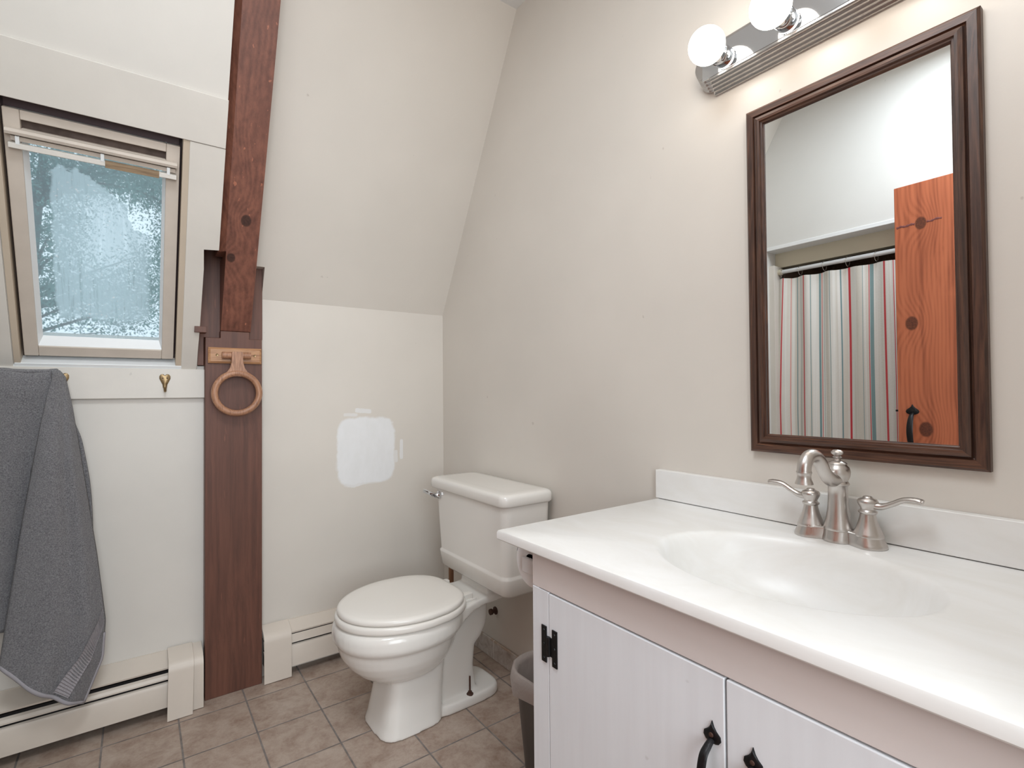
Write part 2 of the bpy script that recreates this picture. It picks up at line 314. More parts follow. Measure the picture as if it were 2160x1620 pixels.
# ------------------------------------------------------------------ mesh helpers
class MB:
    def __init__(s, f=None): s.v = []; s.f = []; s.uv = {}; s.tf = f
    def P(s, p):
        p = Vector(p); s.v.append(s.tf(p) if s.tf else p); return len(s.v)-1
    def box(s, x0, x1, y0, y1, z0, z1):
        i = [s.P((x, y, z)) for z in (z0, z1) for y in (y0, y1) for x in (x0, x1)]
        for q in ((0, 2, 3, 1), (4, 5, 7, 6), (0, 1, 5, 4), (2, 6, 7, 3), (0, 4, 6, 2), (1, 3, 7, 5)): s.f.append([i[a] for a in q])
        return s
    def hexa(s, pts):
        i = [s.P(p) for p in pts]
        for q in ((0, 3, 2, 1), (4, 5, 6, 7), (0, 1, 5, 4), (1, 2, 6, 5), (2, 3, 7, 6), (3, 0, 4, 7)): s.f.append([i[a] for a in q])
        return s
    def loft(s, rings, caps=True, closed=True):
        idx = [[s.P(p) for p in r] for r in rings]; n = len(rings[0])
        for a, b in zip(idx, idx[1:]):
            for j in range(n if closed else n-1):
                s.f.append([a[j], a[(j+1) % n], b[(j+1) % n], b[j]])
        if caps: s.f.append(idx[0][::-1]); s.f.append(idx[-1])
        return s
    def prism(s, poly, d, off):
        """poly: list of 3d points, extruded by vector d"""
        d = Vector(d); return s.loft([poly, [Vector(p)+d for p in poly]])
    def tube(s, path, rad, n=12, caps=True):
        path = [Vector(p) for p in path]; R = rad if hasattr(rad, '__len__') else [rad]*len(path)
        t0 = (path[1]-path[0]).normalized(); a = Vector((0, 0, 1)) if abs(t0.z) < .9 else Vector((1, 0, 0))
        nrm = t0.cross(a).normalized(); rings = []
        for i, p in enumerate(path):
            t = ((path[i]-path[i-1]) if i else (path[1]-path[0]))
            t = (t.normalized() + ((path[i+1]-path[i]).normalized() if i < len(path)-1 else t.normalized())).normalized()
            nrm = (nrm - t*nrm.dot(t)).normalized(); b = t.cross(nrm)
            r = R[i]; ra, rb = r if hasattr(r, '__len__') else (r, r)
            rings.append([p + nrm*ra*math.cos(2*PI*j/n) + b*rb*math.sin(2*PI*j/n) for j in range(n)])
        return s.loft(rings, caps)
    def ring(s, c, ax, ay, R, r, n=48, m=12, sx=1.0):
        c, ax, ay = Vector(c), Vector(ax), Vector(ay); az = ax.cross(ay); base = len(s.v)
        for i in range(n):
            a = 2*PI*i/n; d = ax*math.cos(a)+ay*math.sin(a)
            for j in range(m):
                b = 2*PI*j/m; s.P(c + d*(R + r*math.cos(b)) + az*(r*sx*math.sin(b)))
        for i in range(n):
            for j in range(m):
                s.f.append([base+i*m+j, base+((i+1) % n)*m+j, base+((i+1) % n)*m+(j+1) % m, base+i*m+(j+1) % m])
        return s
    def lathe(s, prof, c, axis=(0, 0, 1), n=32):
        """prof: (r, h) pairs along axis"""
        c, az = Vector(c), Vector(axis).normalized(); ax = az.orthogonal().normalized(); ay = az.cross(ax)
        return s.loft([[c + az*h + (ax*math.cos(2*PI*j/n)+ay*math.sin(2*PI*j/n))*max(r, 1e-4) for j in range(n)] for r, h in prof])
    def grid(s, fn, nu, nv, uvfn=None):
        b = len(s.v)
        for j in range(nv+1):
            for i in range(nu+1):
                q = s.P(fn(i/nu, j/nv))
                if uvfn: s.uv[q] = uvfn(i/nu, j/nv)
        for j in range(nv):
            for i in range(nu):
                a = b+j*(nu+1)+i; s.f.append([a, a+1, a+nu+2, a+nu+1])
        return s
    def build(s, name, m, parent=None, smooth=False, bevel=0, angle=40, solid=0, remesh=0, sub=0, seg=2, mats=None):
        lo = Vector([min(p[i] for p in s.v) for i in range(3)]); hi = Vector([max(p[i] for p in s.v) for i in range(3)]); c = (lo+hi)/2
        me = bpy.data.meshes.new(name); me.from_pydata([p-c for p in s.v], [], s.f)
        bm = bmesh.new(); bm.from_mesh(me); bmesh.ops.recalc_face_normals(bm, faces=bm.faces)
        bm.to_mesh(me); bm.free()
        if s.uv:
            ul = me.uv_layers.new(name='UVMap')
            for l in me.loops: ul.data[l.index].uv = s.uv.get(l.vertex_index, (0, 0))
        me.materials.append(MT[m] if isinstance(m, str) else m)
        o = bpy.data.objects.new(name, me); COL.objects.link(o)
        pl = world_loc(parent) if parent else Vector((0, 0, 0))
        o.location = c - pl
        if parent: o.parent = parent
        if smooth:
            for p in me.polygons: p.use_smooth = True
            me.set_sharp_from_angle(angle=math.radians(angle))
        if remesh:
            r = o.modifiers.new('remesh', 'REMESH'); r.mode = 'VOXEL'; r.voxel_size = remesh; r.use_smooth_shade = True
            sm = o.modifiers.new('smooth', 'SMOOTH'); sm.factor = .6; sm.iterations = 8
        if solid:
            so = o.modifiers.new('solid', 'SOLIDIFY'); so.thickness = solid; so.offset = 0
        if bevel:
            b = o.modifiers.new('bevel', 'BEVEL'); b.width = bevel; b.segments = seg; b.limit_method = 'ANGLE'; b.angle_limit = math.radians(35)
            if not smooth:
                for p in me.polygons: p.use_smooth = True
                me.set_sharp_from_angle(angle=math.radians(35))
                b.harden_normals = True
        if sub:
            q = o.modifiers.new('sub', 'SUBSURF'); q.levels = q.render_levels = sub
        return o

def world_loc(o):
    l = Vector((0, 0, 0))
    while o: l += o.location; o = o.parent
    return l
def thing(name, loc, label, cat, group=None):
    o = bpy.data.objects.new(name, None); o.empty_display_size = .05; COL.objects.link(o); o.location = loc
    return tag(o, label, cat, group)
def tag(o, label, cat, group=None):
    o['label'] = label; o['category'] = cat
    if group: o['group'] = group
    return o
def struct(o): o['kind'] = 'structure'; return o
def dup(root, loc, label=None, rotz=None):
    r = root.copy(); COL.objects.link(r); r.location = loc
    if rotz is not None: r.rotation_euler.z = rotz
    if label: r['label'] = label
    for ch in root.children:
        c = ch.copy(); COL.objects.link(c); c.parent = r
        for g in ch.children:
            d = g.copy(); COL.objects.link(d); d.parent = c
    return r
def rrect(cx, cy, hx, hy, r, z, n=6, axes=None):
    pts = []
    for (sx, sy, a0) in ((1, 1, 0), (-1, 1, PI/2), (-1, -1, PI), (1, -1, 3*PI/2)):
        for i in range(n+1):
            a = a0+PI/2*i/n
            pts.append((cx+sx*(hx-r)+r*math.cos(a), cy+sy*(hy-r)+r*math.sin(a), z))
    return pts
def smoothpath(pts, n=8):
    P = [Vector(p) for p in pts]; out = []
    for i in range(len(P)-1):
        p0, p1, p2, p3 = P[max(i-1, 0)], P[i], P[i+1], P[min(i+2, len(P)-1)]
        for j in range(n):
            t = j/n
            out.append(.5*((2*p1)+(-p0+p2)*t+(2*p0-5*p1+4*p2-p3)*t*t+(-p0+3*p1-3*p2+p3)*t**3))
    out.append(P[-1]); return out
def lerp_table(tab, x):
    if x <= tab[0][0]: return tab[0][1]
    for (a, va), (b, vb) in zip(tab, tab[1:]):
        if x <= b:
            t = (x-a)/(b-a); return tuple(p+(q-p)*t for p, q in zip(va, vb)) if hasattr(va, '__len__') else va+(vb-va)*t
    return tab[-1][1]

W, B, CEIL, L = 1.195, 2.214, 2.60, -.5

# ------------------------------------------------------------------ room shell
struct(MB().box(-1.5, 1.4, -2.6, 2.6, -.1, 0).build('floor', 'floor'))
struct(MB().box(-1.5, 1.4, -2.6, 2.6, CEIL, CEIL+.1).build('ceiling', 'ceiling'))
struct(MB().box(W, W+.15, -2.6, 2.6, 0, CEIL).build('wall_right', 'wall'))
kn = .549; zk = 1.473; yt = B-kn*(CEIL-zk)
b = MB()
b.loft([[(x, B, 0), (x, B, zk), (x, yt, CEIL), (x, yt+.7, CEIL+.0), (x, B+.25, zk), (x, B+.25, 0)] for x in (.392, W)])
struct(b.build('wall_back', 'wall_patch'))
b = MB(); zc_ = 1.588; yc_ = B-kn*(zc_-zk)
b.loft([[(x, yc_, zc_), (x, yt, CEIL), (x, yt+.7, CEIL), (x, yc_+.4, zc_)] for x in (.3455, .392)])
b.box(.10, .392, 2.246, 2.40, 1.0, 1.9)
struct(b.build('wall_back_gusset', 'wall'))
struct(MB().box(L, .20, B, B+.25, 0, 1.205).build('wall_back_knee', 'bay'))

O3 = Vector((0, B, 1.18)); c30 = math.cos(math.radians(30))
SV = Vector((0, -.5, c30)); NV = Vector((0, -c30, -.5))
def slope(p): return Vector((p.x, 0, 0)) + O3 + SV*p.y + NV*p.z     # (x, s up the slope, n into the room)
TOPS = (CEIL-1.18)/c30
b = MB(slope)
b.box(L, -.312, 0, TOPS, -.25, 0); b.box(-.312, .127, .80, TOPS, -.25, 0); b.box(-.312, .127, 0, .012, -.25, 0)
b.box(.127, .174, 0, TOPS, -.25, 0); b.box(.174, .217, .470, TOPS, -.25, 0); b.box(.10, .345, .55, TOPS, -.30, -.24)
struct(b.build('wall_back_bay', 'bay'))
struct(MB(slope).box(L, .2185, .795, .935, 0, .009).build('trim_1', 'trimp', bevel=.002))
b = MB(slope); b.loft([[(x, y, z) for x, y in ((.124, .016), (.172, .016), (.176, .2), (.178, .40), (.175, .466), (.219, .470), (.219, .794), (.124, .794))] for z in (0, .006)])
struct(b.build('trim_2', 'trimp', bevel=.0015))
struct(MB(slope).box(L, -.314, .016, .794, 0, .006).build('trim_3', 'trimp', bevel=.0015))
struct(MB().box(L, .197, B-.020, B, 1.088, 1.192).build('trim_4', 'trimp', bevel=.002))
struct(MB().box(L, .172, B-.014, B+.02, 1.192, 1.2).build('trim_5', 'bead', bevel=.002))

# left wall with the tub alcove seen in the mirror
b = MB(); b.box(L-.10, L, 1.492, B+.05, 0, CEIL); b.box(L-.14, L, -.2, 1.492, 1.896, CEIL)
struct(b.build('wall_left', 'left_wall'))
struct(MB().box(L-.10, L+.006, -.1, 1.494, 1.880, 1.900).build('trim_6', 'bead', bevel=.002))
struct(MB().box(L-.14, L-.092, -.1, 1.492, 1.796, 1.886).build('trim_7', 'soffit', bevel=.002))
struct(MB().box(L-.11, L-.02, 1.462, 1.494, 0, 1.80).build('trim_8', 'trimp', bevel=.002))
b = MB(); b.box(-1.42, -1.35, -.2, 1.60, 0, 2.0); b.box(-1.42, L-.1, 1.50, 1.58, 0, 2.0); b.box(-1.42, L-.1, -.28, -.2, 0, 2.0); b.box(-1.42, L-.1, -.2, 1.6, 1.93, 2.0)
struct(b.build('wall_alcove', 'alcove'))
# front wall round the doorway the picture is taken from, and the hall beyond
b = MB(); b.box(.60, W, -.16, -.04, 0, CEIL); b.box(-.6, -.345, -.16, -.04, 0, CEIL); b.box(-.345, .60, -.16, -.04, 2.02, CEIL)
struct(b.build('wall_front', 'wall'))
b = MB(); b.box(-1.5, W, -2.5, -2.4, 0, CEIL); b.box(-1.5, -1.4, -2.5, -.1, 0, CEIL); b.box(-1.5, -.55, -.28, -.16, 0, CEIL)
struct(b.build('wall_hall', 'left_wall'))
struct(MB().box(W-.010, W, .86, B, 0, .078).build('baseboard_right', 'basetile', bevel=.003))

# ------------------------------------------------------------------ window
win = struct(bpy.data.objects.new('window_1', None)); COL.objects.link(win); win.location = slope(Vector((-.09, .05, 0)))
b = MB(slope)   # fixed outer frame in the opening
for a in ((-.312, -.288, .012, .80), (.098, .127, .012, .80), (-.288, .098, .782, .80), (-.288, .098, .012, .04)): b.box(*a, -.12, -.055)
b.box(-.288, .098, .770, .800, -.045, -.03)
b.build('window_frame', 'dark', win)
b = MB(slope); b.box(-.3125, -.297, .02, .796, -.055, .004); b.box(.107, .1275, .02, .796, -.055, .004)
b.build('jamb_lining', 'jambline', win, bevel=.0015)
MB(slope).box(-.3125, .1275, .004, .030, -.05, .006).build('window_sill', 'bead', win, bevel=.003)
b = MB(slope)   # opening sash
n0, n1 = -.058, -.014
b.box(-.290, -.256, .046, .768, n0, n1); b.box(.066, .101, .046, .768, n0, n1); b.box(-.256, .066, .046, .080, n0, n1)
b.box(-.256, .066, .744, .768, n0, n1); b.box(-.256, .066, .700, .722, n0, n1)
sash = b.build('sash', 'sash', win, bevel=.0025)
MB(slope).box(-.256, .066, .720, .746, n0, n0+.022).build('vent_slot', 'slotdark', sash)
b = MB(slope)
for x0, x1, y0, y1, ix0, ix1, iy0, iy1 in ((-.256, .066, .080, .700, -.246, .058, .104, .700),):
    zf, zb = -.020, -.046
    b.hexa([(x0, y0, zb), (x1, y0, zb), (ix1, iy0, zb), (ix0, iy0, zb), (x0, y0, zf), (x1, y0, zf), (ix1, iy0, zb+.004), (ix0, iy0, zb+.004)])
    b.hexa([(x0, y0, zb), (ix0, iy0, zb), (ix0, iy1, zb), (x0, y1, zb), (x0, y0, zf), (ix0, iy0, zb+.004), (ix0, iy1, zb+.004), (x0, y1, zf)])
    b.hexa([(x1, y0, zb), (ix1, iy0, zb), (ix1, iy1, zb), (x1, y1, zb), (x1, y0, zf), (ix1, iy0, zb+.004), (ix1, iy1, zb+.004), (x1, y1, zf)])
b.build('glazing_bead', 'bead', sash)
g = MB(slope); g.grid(lambda u, v: (-.25+u*.312, .10+v*.602, -.047), 2, 2, lambda u, v: (u, v)); g.build('glass_pane', 'pane', sash)
b = MB(slope); b.loft([[(x, .7215, -.013), (x, .7205, .004), (x, .714, .010), (x, .706, .008), (x, .7025, -.013)] for x in (-.286, .094)])
bar = b.build('control_bar', 'sash', win, bevel=.001)
MB(slope).box(-.276, .090, .690, .7015, -.013, -.004).build('bar_lip', 'sash', bar)
b = MB(slope); b.loft([[(x, .6855, -.010), (x, .6845, .004), (x, .672, .006), (x, .668, -.010)] for x in (-.281, .093)])
rail = b.build('lower_rail', 'trimp', win, bevel=.001)
MB(slope).box(-.079, .049, .6675, .6865, -.008, .0068).build('peeled_strip', 'rawbrown', rail)
for x in (-.262, -.085, .072): MB(slope).box(x-.004, x+.004, .683, .7035, -.008, .005).build('bar_bracket', 'bead', bar)

# ------------------------------------------------------------------ trees outside
def tree(x, y, h, tr, label, seed, crowns, leaf, zb=-1.5, lean=0):
    rnd = random.Random(seed)
    t = thing('tree', (x, y, zb), label, 'tree')
    path = smoothpath([(x, y, zb), (x+lean*.2, y, zb+h*.35), (x+lean*.55, y, zb+h*.7), (x+lean, y, zb+h)], 5)
    b = MB(); b.tube(path, [tr*(1-.6*i/(len(path)-1)) for i in range(len(path))], 10)
    f = MB()
    for cx_, cy_, cz_, sx, sy, sz, n in crowns:
        root = min(path, key=lambda q: abs(q.z-(cz_-.45*abs(cx_-q.x)-.2)))
        for q in range(5):
            e = Vector((cx_+rnd.gauss(0, sx*.8), cy_+rnd.gauss(0, sy*.6), cz_+rnd.gauss(0, sz*.8)))
            m = root.lerp(e, .5)+Vector((0, 0, .06+rnd.uniform(-.03, .05)))
            b.tube(smoothpath([root, m, e], 5), [tr*.34*(1-.085*i) for i in range(11)], 6)
        for i in range(n):
            c = Vector((cx_+rnd.gauss(0, sx), cy_+rnd.gauss(0, sy), cz_+rnd.gauss(0, sz)))
            s_ = leaf*rnd.uniform(.5, 1.2); d = Vector((rnd.gauss(0, 1), rnd.gauss(0, 1), rnd.gauss(0, 1))).normalized(); e = d.orthogonal().normalized()
            f.f.append([f.P(c-d*s_), f.P(c+e*s_*.5), f.P(c+d*s_), f.P(c-e*s_*.5)])
    b.build('trunk', 'bark', t, smooth=True)
    f.build('foliage', 'leaf', t)
tree(-.72, 4.6, 4.2, .055, 'dark trunked tree at the left behind the fogged window pane', 3,
     [(-.52, 4.6, 2.62, .17, .12, .14, 4200), (-.12, 4.6, 2.66, .17, .12, .10, 3600), (-.52, 4.6, 2.05, .05, .1, .26, 1100)], .013, lean=.18)
tree(1.0, 6.4, 5.0, .08, 'leafy tree behind the right side of the fogged window pane', 5,
     [(.10, 6.4, 3.15, .15, .15, .16, 3000), (.24, 6.4, 2.5, .07, .12, .40, 2200)], .018, lean=-.35)
tree(-2.3, 9.4, 6.4, .12, 'faint farther tree behind the middle of the fogged window pane', 9,
     [(-.45, 9.4, 2.25, .50, .3, .28, 9000), (-.85, 9.4, 3.2, .16, .3, .55, 3500), (-.3, 9.4, 4.15, .45, .3, .2, 5000), (.1, 9.4, 2.8, .2, .2, .3, 1600)], .026, lean=.6)

# ------------------------------------------------------------------ post and rafter
post = thing('wooden_post', (.29, 2.19, 0), 'dark red-brown stained timber post standing on the floor between the two baseboard heaters', 'post')
b = MB(); b.loft([[(x, y_, z_) for x, z_ in ((.196, 0), (.384, 0), (.384, 1.308), (.340, 1.308), (.340, 1.334), (.244, 1.334), (.244, 1.308), (.196, 1.308))] for y_ in (2.160, B-.001)]); b.build('lower_board', 'post', post, bevel=.002)
MB().loft([[(x, y_, z_) for x, z_ in ((.1745, 1.207), (.195, 1.207), (.195, 1.310), (.3915, 1.310), (.3915, 1.84), (.1745, 1.84))] for y_ in (2.196, B+.03)]).build('upper_board', 'post', post, bevel=.002)
MB().box(.159, .196, 2.112, 2.165, 1.320, 1.341).build('peg', 'post', post, bevel=.001)
m_ = .545
def rf(z): return 2.181-m_*(z-1.31)
raf = thing('sloped_rafter', (.294, 2.18, 1.31), 'reddish brown knotty timber rafter leaning along the sloped wall beside the window', 'beam')
b = MB(); xl, xr, zt = .246, .345, CEIL
def rsec(z, x0, ch, back): return [(x0, rf(z)+ch, z), (x0+(.022 if ch else .0005), rf(z)+.001, z), (xr, rf(z), z), (xr, back, z), (x0, back, z)]
b.loft([rsec(1.336, xl, 0, 2.1955), rsec(1.598, xl, 0, 2.1955)])
b.loft([rsec(1.598, .222, .022, rf(1.598)+.10), rsec(zt, .222, .022, rf(zt)+.12)])
b.build('timber', 'rafter', raf, bevel=.004)

# ------------------------------------------------------------------ towel ring on the post
tr_ = thing('towel_ring', (.29, 2.16, 1.11), 'oak towel ring on an oak plate screwed to the dark post', 'towel ring')
yp = 2.160
b = MB(); z0, z1, x0, x1 = 1.214, 1.272, .204, .380
b.loft([[(x0, yp, z0), (x1, yp, z0), (x1, yp, z1), (x0, yp, z1)], [(x0, yp-.009, z0), (x1, yp-.009, z0), (x1, yp-.009, z1), (x0, yp-.009, z1)],
        [(x0+.007, yp-.014, z0+.007), (x1-.007, yp-.014, z0+.007), (x1-.007, yp-.014, z1-.007), (x0+.007, yp-.014, z1-.007)]])
b.build('mounting_plate', 'oak', tr_)
for x in (.232, .356): MB().lathe([(0, 0), (.0045, 0), (.0045, .002), (.0015, .001)], (x, yp-.0138, 1.244), (0, -1, 0), 16).build('screw', 'brass', tr_, smooth=True)
MB().lathe([(.0125, -.047), (.0128, 0), (.0125, .047)], (.293, yp-.028, 1.243), (1, 0, 0), 20).build('peg', 'oakring', tr_, smooth=True)
for d in (0, .056): MB().box(.262+d, .268+d, yp-.03, yp-.0135, 1.234, 1.252).build('peg_bracket', 'oak', tr_)
b = MB(); cz = 1.104; R_, r_ = .073, .0115; yr = yp-.034
b.ring((.294, yr-.006, cz), (1, 0, 0), (0, 0, 1), R_, r_, 64, 14, .95)
yy = yr-.002
prof = [(1.166, .054), (1.172, .044), (1.182, .033), (1.196, .024), (1.215, .019), (1.235, .018), (1.252, .018), (1.256, .015)]
b.loft([[(.294-w_, yy-.010, z), (.294+w_, yy-.010, z), (.294+w_+.001, yy, z), (.294+w_, yy+.010, z), (.294-w_, yy+.010, z), (.294-w_-.001, yy, z)] for z, w_ in prof])
b.build('ring', 'oakring', tr_, smooth=True, angle=60)

# ------------------------------------------------------------------ coat hooks on the rail board
def make_hook(x, z, label):
    h = thing('coat_hook', (x, B-.02, z), label, 'hook', 'coat hooks on the rail board')
    b = MB(); y = B-.020
    ol = [(0, .008), (.004, .0115), (.009, .011), (.0125, .006), (.0125, -.001), (.009, -.009), (.0055, -.017), (.0045, -.026)]
    ol = ol + [(-a, c_) for a, c_ in ol[::-1][:-1]]
    b.loft([[(x+a*q, y-d, z+c_*q) for a, c_ in ol] for d, q in ((0, 1.3), (.0022, 1.3), (.004, 1.05))])
    b.build('hook_plate', 'brass', h, smooth=True, angle=50)
    MB().tube(smoothpath([(x, y-.002, z-.016), (x, y-.004, z-.028), (x, y-.010, z-.040), (x, y-.020, z-.045), (x, y-.028, z-.040), (x, y-.031, z-.032)], 5), [.0048]*10+[.0042]*16, 10).build('prong', 'brass', h, smooth=True)
    for dx in (-.0065, .0065): MB().lathe([(0, 0), (.0028, 0), (.0022, .0016), (0, .002)], (x+dx, y-.003, z+.001), (0, -1, 0), 12).build('screw', 'rust', h, smooth=True)
    return h
hk = make_hook(.076, 1.158, 'small brass coat hook on the white rail board near the post, nothing hanging from it')
dup(hk, (-.198, B-.02, 1.158), 'small brass coat hook at the corner of the hanging grey towel')

# ------------------------------------------------------------------ towel
tw = thing('bath_towel', (-.25, 2.13, .2), 'slate grey terry bath towel hanging from the rail board under the window', 'towel')
LE = [(0, (-.214, 2.118, 1.176)), (.03, (-.216, 2.118, 1.15)), (.2, (-.240, 2.112, .99)), (.5, (-.276, 2.102, .716)), (.85, (-.311, 2.092, .405)), (1, (-.320, 2.086, .322))]
RE = [(0, (-.204, 2.146, 1.177)), (.02, (-.190, 2.146, 1.160)), (.12, (-.172, 2.142, 1.06)), (.55, (-.110, 2.126, .60)), (.76, (-.085, 2.10, .384)), (.88, (-.091, 2.088, .273)), (1, (-.134, 2.066, .158))]
def crv(tab, t):
    """smooth interpolation in a (t, point) table"""
    ks = [a for a, _ in tab]; i = max(0, min(len(ks)-2, sum(1 for a in ks if a <= t)-1))
    p0, p1, p2, p3 = (Vector(tab[j][1]) for j in (max(i-1, 0), i, i+1, min(i+2, len(ks)-1)))
    q = (t-ks[i])/(ks[i+1]-ks[i]); m1 = (p2-p0)*.5*(1 if i else 2)*.9; m2 = (p3-p1)*.5
    h = lambda a, b_, c_, d_: a*p1+b_*m1+c_*p2+d_*m2
    lin_ = p1.lerp(p2, q)
    return lin_
def towel_front(u, v):
    a, c = crv(LE, v), crv(RE, v); p = a.lerp(c, u); wv_ = min(1, v*3.5)
    bul = math.sin(PI*u)**.8
    p.y -= .036*bul*wv_
    p.y += .020*wv_*math.exp(-((u-.64)/.11)**2)*(.25+.75*v) - .009*wv_*math.exp(-((u-.84)/.08)**2) - .008*wv_*math.exp(-((u-.36)/.12)**2)*v
    p.y -= .007*wv_*math.sin(u*9+v*2.2)*v
    if v > .9: p.z += .025*math.sin(PI*u)*((v-.9)/.1)*(-.5)
    p.y = min(p.y, 2.148)
    return p
fb = MB(); fb.grid(towel_front, 44, 90)
fo = fb.build('front_fold', 'towel', tw, smooth=True, angle=180, solid=.010)
def towel_back(u, v):
    x = -.492+(.492-.206)*u; z = 1.178+(.398-1.178)*v + .004*math.sin(u*14)
    p = Vector((x, 2.138, z)); p.y += .010*math.sin(u*17+v*1.5)*min(1, v*2)-.004*math.exp(-((v-.08)/.03)**2)
    if v < .02: p.y += .02*(1-v/.02)*.5
    if u > .8: p.x -= .10*(u-.8)/.2*v
    return p
MB().grid(towel_back, 60, 60).build('back_panel', 'towel', tw, smooth=True, angle=180, solid=.011)
MB().tube([(-.492+.288*i/30, 2.147, 1.176+.002*math.sin(i*.2)) for i in range(31)], [(.010, .008)]*31, 12).build('folded_top', 'towel', tw, smooth=True, angle=180)
def second(u, v):      # the layer peeping out behind the right edge
    a = crv(RE, v*.62); p = a+Vector((-.02+.034*u*min(1, v*3)*math.sin(PI*min(1, v*.95+.05)), .020, 0)); p.y = min(p.y+.012*(1-u), 2.166-.01); return p
MB().grid(second, 6, 40).build('rear_fold', 'towel', tw, smooth=True, angle=180, solid=.008)
# hems and the woven border
MB().tube([towel_front(i/24, 1)+Vector((0, -.002, 0)) for i in range(25)], .0062, 8).build('hem', 'towelhem', tw, smooth=True, angle=180)
MB().tube([towel_front(1, .80+.2*i/14)+Vector((0, -.002, 0)) for i in range(15)], .0055, 8).build('hem', 'towelhem', tw, smooth=True, angle=180)
def bandpt(t, k_):
    A = ((1.0, .72), (1.0, .775))[k_]; Z = ((.62, .985), (.80, .985))[k_]
    return towel_front(A[0]+(Z[0]-A[0])*t**.9, A[1]+(Z[1]-A[1])*t)+Vector((0, -.0075, 0))
bd = MB(); nb = 120
def bandfn(u, v):
    p = bandpt(v, 0).lerp(bandpt(v, 1), u); p.y -= .0018*(1+math.sin(v*2*PI*30)) if .08 < u < .92 else .004
    q = towel_front(0, 0)
    return p
bd.grid(bandfn, 12, 240)
bd.build('woven_border', 'towelband', tw, smooth=True, angle=180)

# ------------------------------------------------------------------ baseboard heaters
def heater(x0, x1, label, endcaps, damper_open, front):
    h = thing('baseboard_heater', ((x0+x1)/2, B, 0), label, 'heater', 'baseboard heaters')
    y = front
    b = MB()
    def strip(prof):
        b.loft([[(x, py, pz) for py, pz in prof] for x in (x0, x1)])
    strip([(B, .02), (B, .196), (B-.004, .196), (B-.004, .02)])
    strip([(B, .196), (B, .190), (y+.008, .160), (y+.006, .166)])
    b.build('back_plate', 'heater', h)
    b = MB(); strip([(y, .034), (y, .104), (y+.004, .114), (y+.012, .118), (y+.013, .114), (y+.006, .110), (y+.003, .102), (y+.003, .034)])
    b.build('front_panel', 'heater', h, bevel=.0008)
    b = MB()
    if damper_open: strip([(y+.002, .132), (y+.006, .140), (y+.014, .145), (y+.014, .142), (y+.008, .137), (y+.002, .127)])
    else: strip([(y+.008, .157), (y+.001, .126), (y+.003, .125), (y+.010, .156)])
    b.build('damper', 'heater', h)
    b = MB(); b.box(x0+.005, x1-.005, y+.022, B-.006, .05, .150); b.build('heating_element', 'black', h)
    for cx0, cx1, dy, dz, tilt in endcaps:
        b = MB(); yf = y-.008-dy
        pr = [(B, .0), (B, .200+dz), (B-.006, .2005+dz), (yf+.020, .184+dz), (yf+.006, .172+dz), (yf, .155+dz), (yf-tilt, .002)]
        n_ = 3
        out = [(B-.006, .2005+dz), (yf+.022, .184+dz), (yf+.008, .174+dz), (yf+.002, .164+dz), (yf, .150+dz), (yf-tilt, .002), (yf-tilt+.003, .002), (yf+.003, .150+dz), (yf+.011, .170+dz), (B-.006, .196+dz)]
        sh = tilt*.35
        b.loft([[(x-(sh*(.2-pz)/.2 if tilt else 0), py, pz) for py, pz in out] for x in (cx0, cx1)])
        b.build('end_cap', 'heater', h, smooth=True, angle=50, bevel=.0008)
    return h
heater(-.50, .186, 'long cream baseboard heater with open slots under the grey towel', [(.122, .189, .002, -.002, 0), (.086, .160, .012, .003, .014)], True, 2.128)
heater(.389, W-.012, 'cream baseboard heater behind the toilet', [(.389, .487, 0, 0, .004)], False, 2.150)

# ------------------------------------------------------------------ toilet
YC = 1.645
T = thing('toilet', (.85, YC, 0), 'bone white two-piece toilet with its lid closed standing against the beige wall', 'toilet')
TROT = .035
def tw_(p):
    X, Y = p.x-.7, p.y-YC
    return Vector((.7+X*math.cos(TROT)-Y*math.sin(TROT), YC+X*math.sin(TROT)+Y*math.cos(TROT), p.z))
def egg(xf, xr, hw, z, n=2.2, xc=None, num=48, yc=YC):
    xc = xc if xc is not None else xf+(xr-xf)*.52; pts = []
    for i in range(num):
        a = 2*PI*i/num; c_, s_ = math.cos(a), math.sin(a); e = 2/n
        rx = (xr-xc) if c_ > 0 else (xc-xf)
        pts.append((xc+rx*math.copysign(abs(c_)**e, c_), yc+hw*math.copysign(abs(s_)**e, s_), z))
    return pts
b = MB(tw_)
b.loft([egg(*a) for a in ((.520, .93, .178, .366), (.507, .935, .186, .358), (.501, .935, .191, .345), (.500, .932, .192, .322), (.503, .928, .190, .311), (.508, .922, .184, .303),
        (.514, .915, .176, .300), (.515, .912, .175, .294), (.517, .908, .172, .280), (.526, .90, .165, .255), (.545, .885, .152, .228), (.568, .87, .134, .204), (.600, .85, .108, .182), (.640, .83, .075, .166))])
b.loft([egg(.668, .86, .090, .25, 5.5), egg(.664, .855, .088, .20, 5.5), egg(.655, .850, .089, .16, 5.2), egg(.642, .846, .094, .10, 4.6), egg(.626, .842, .103, .03, 4.2), egg(.616, .840, .109, .0, 4.2)])
b.loft([egg(.78, 1.045, .070, .355, 6), egg(.78, 1.045, .068, .28, 6), egg(.78, 1.040, .066, .25, 6), egg(.78, 1.02, .064, .215, 6), egg(.78, .992, .062, .19, 6), egg(.78, .985, .062, .12, 6), egg(.78, 1.0, .064, .0, 6)])
b.loft([egg(.80, 1.085, .096, .0, 4, .95), egg(.80, 1.085, .096, .026, 4, .95), egg(.805, 1.079, .091, .036, 4, .95)])
dk = [(.86, .135, .300, .366), (.90, .128, .322, .366), (.95, .112, .338, .367), (1.0, .104, .342, .368), (1.04, .104, .344, .374), (1.085, .104, .346, .392)]
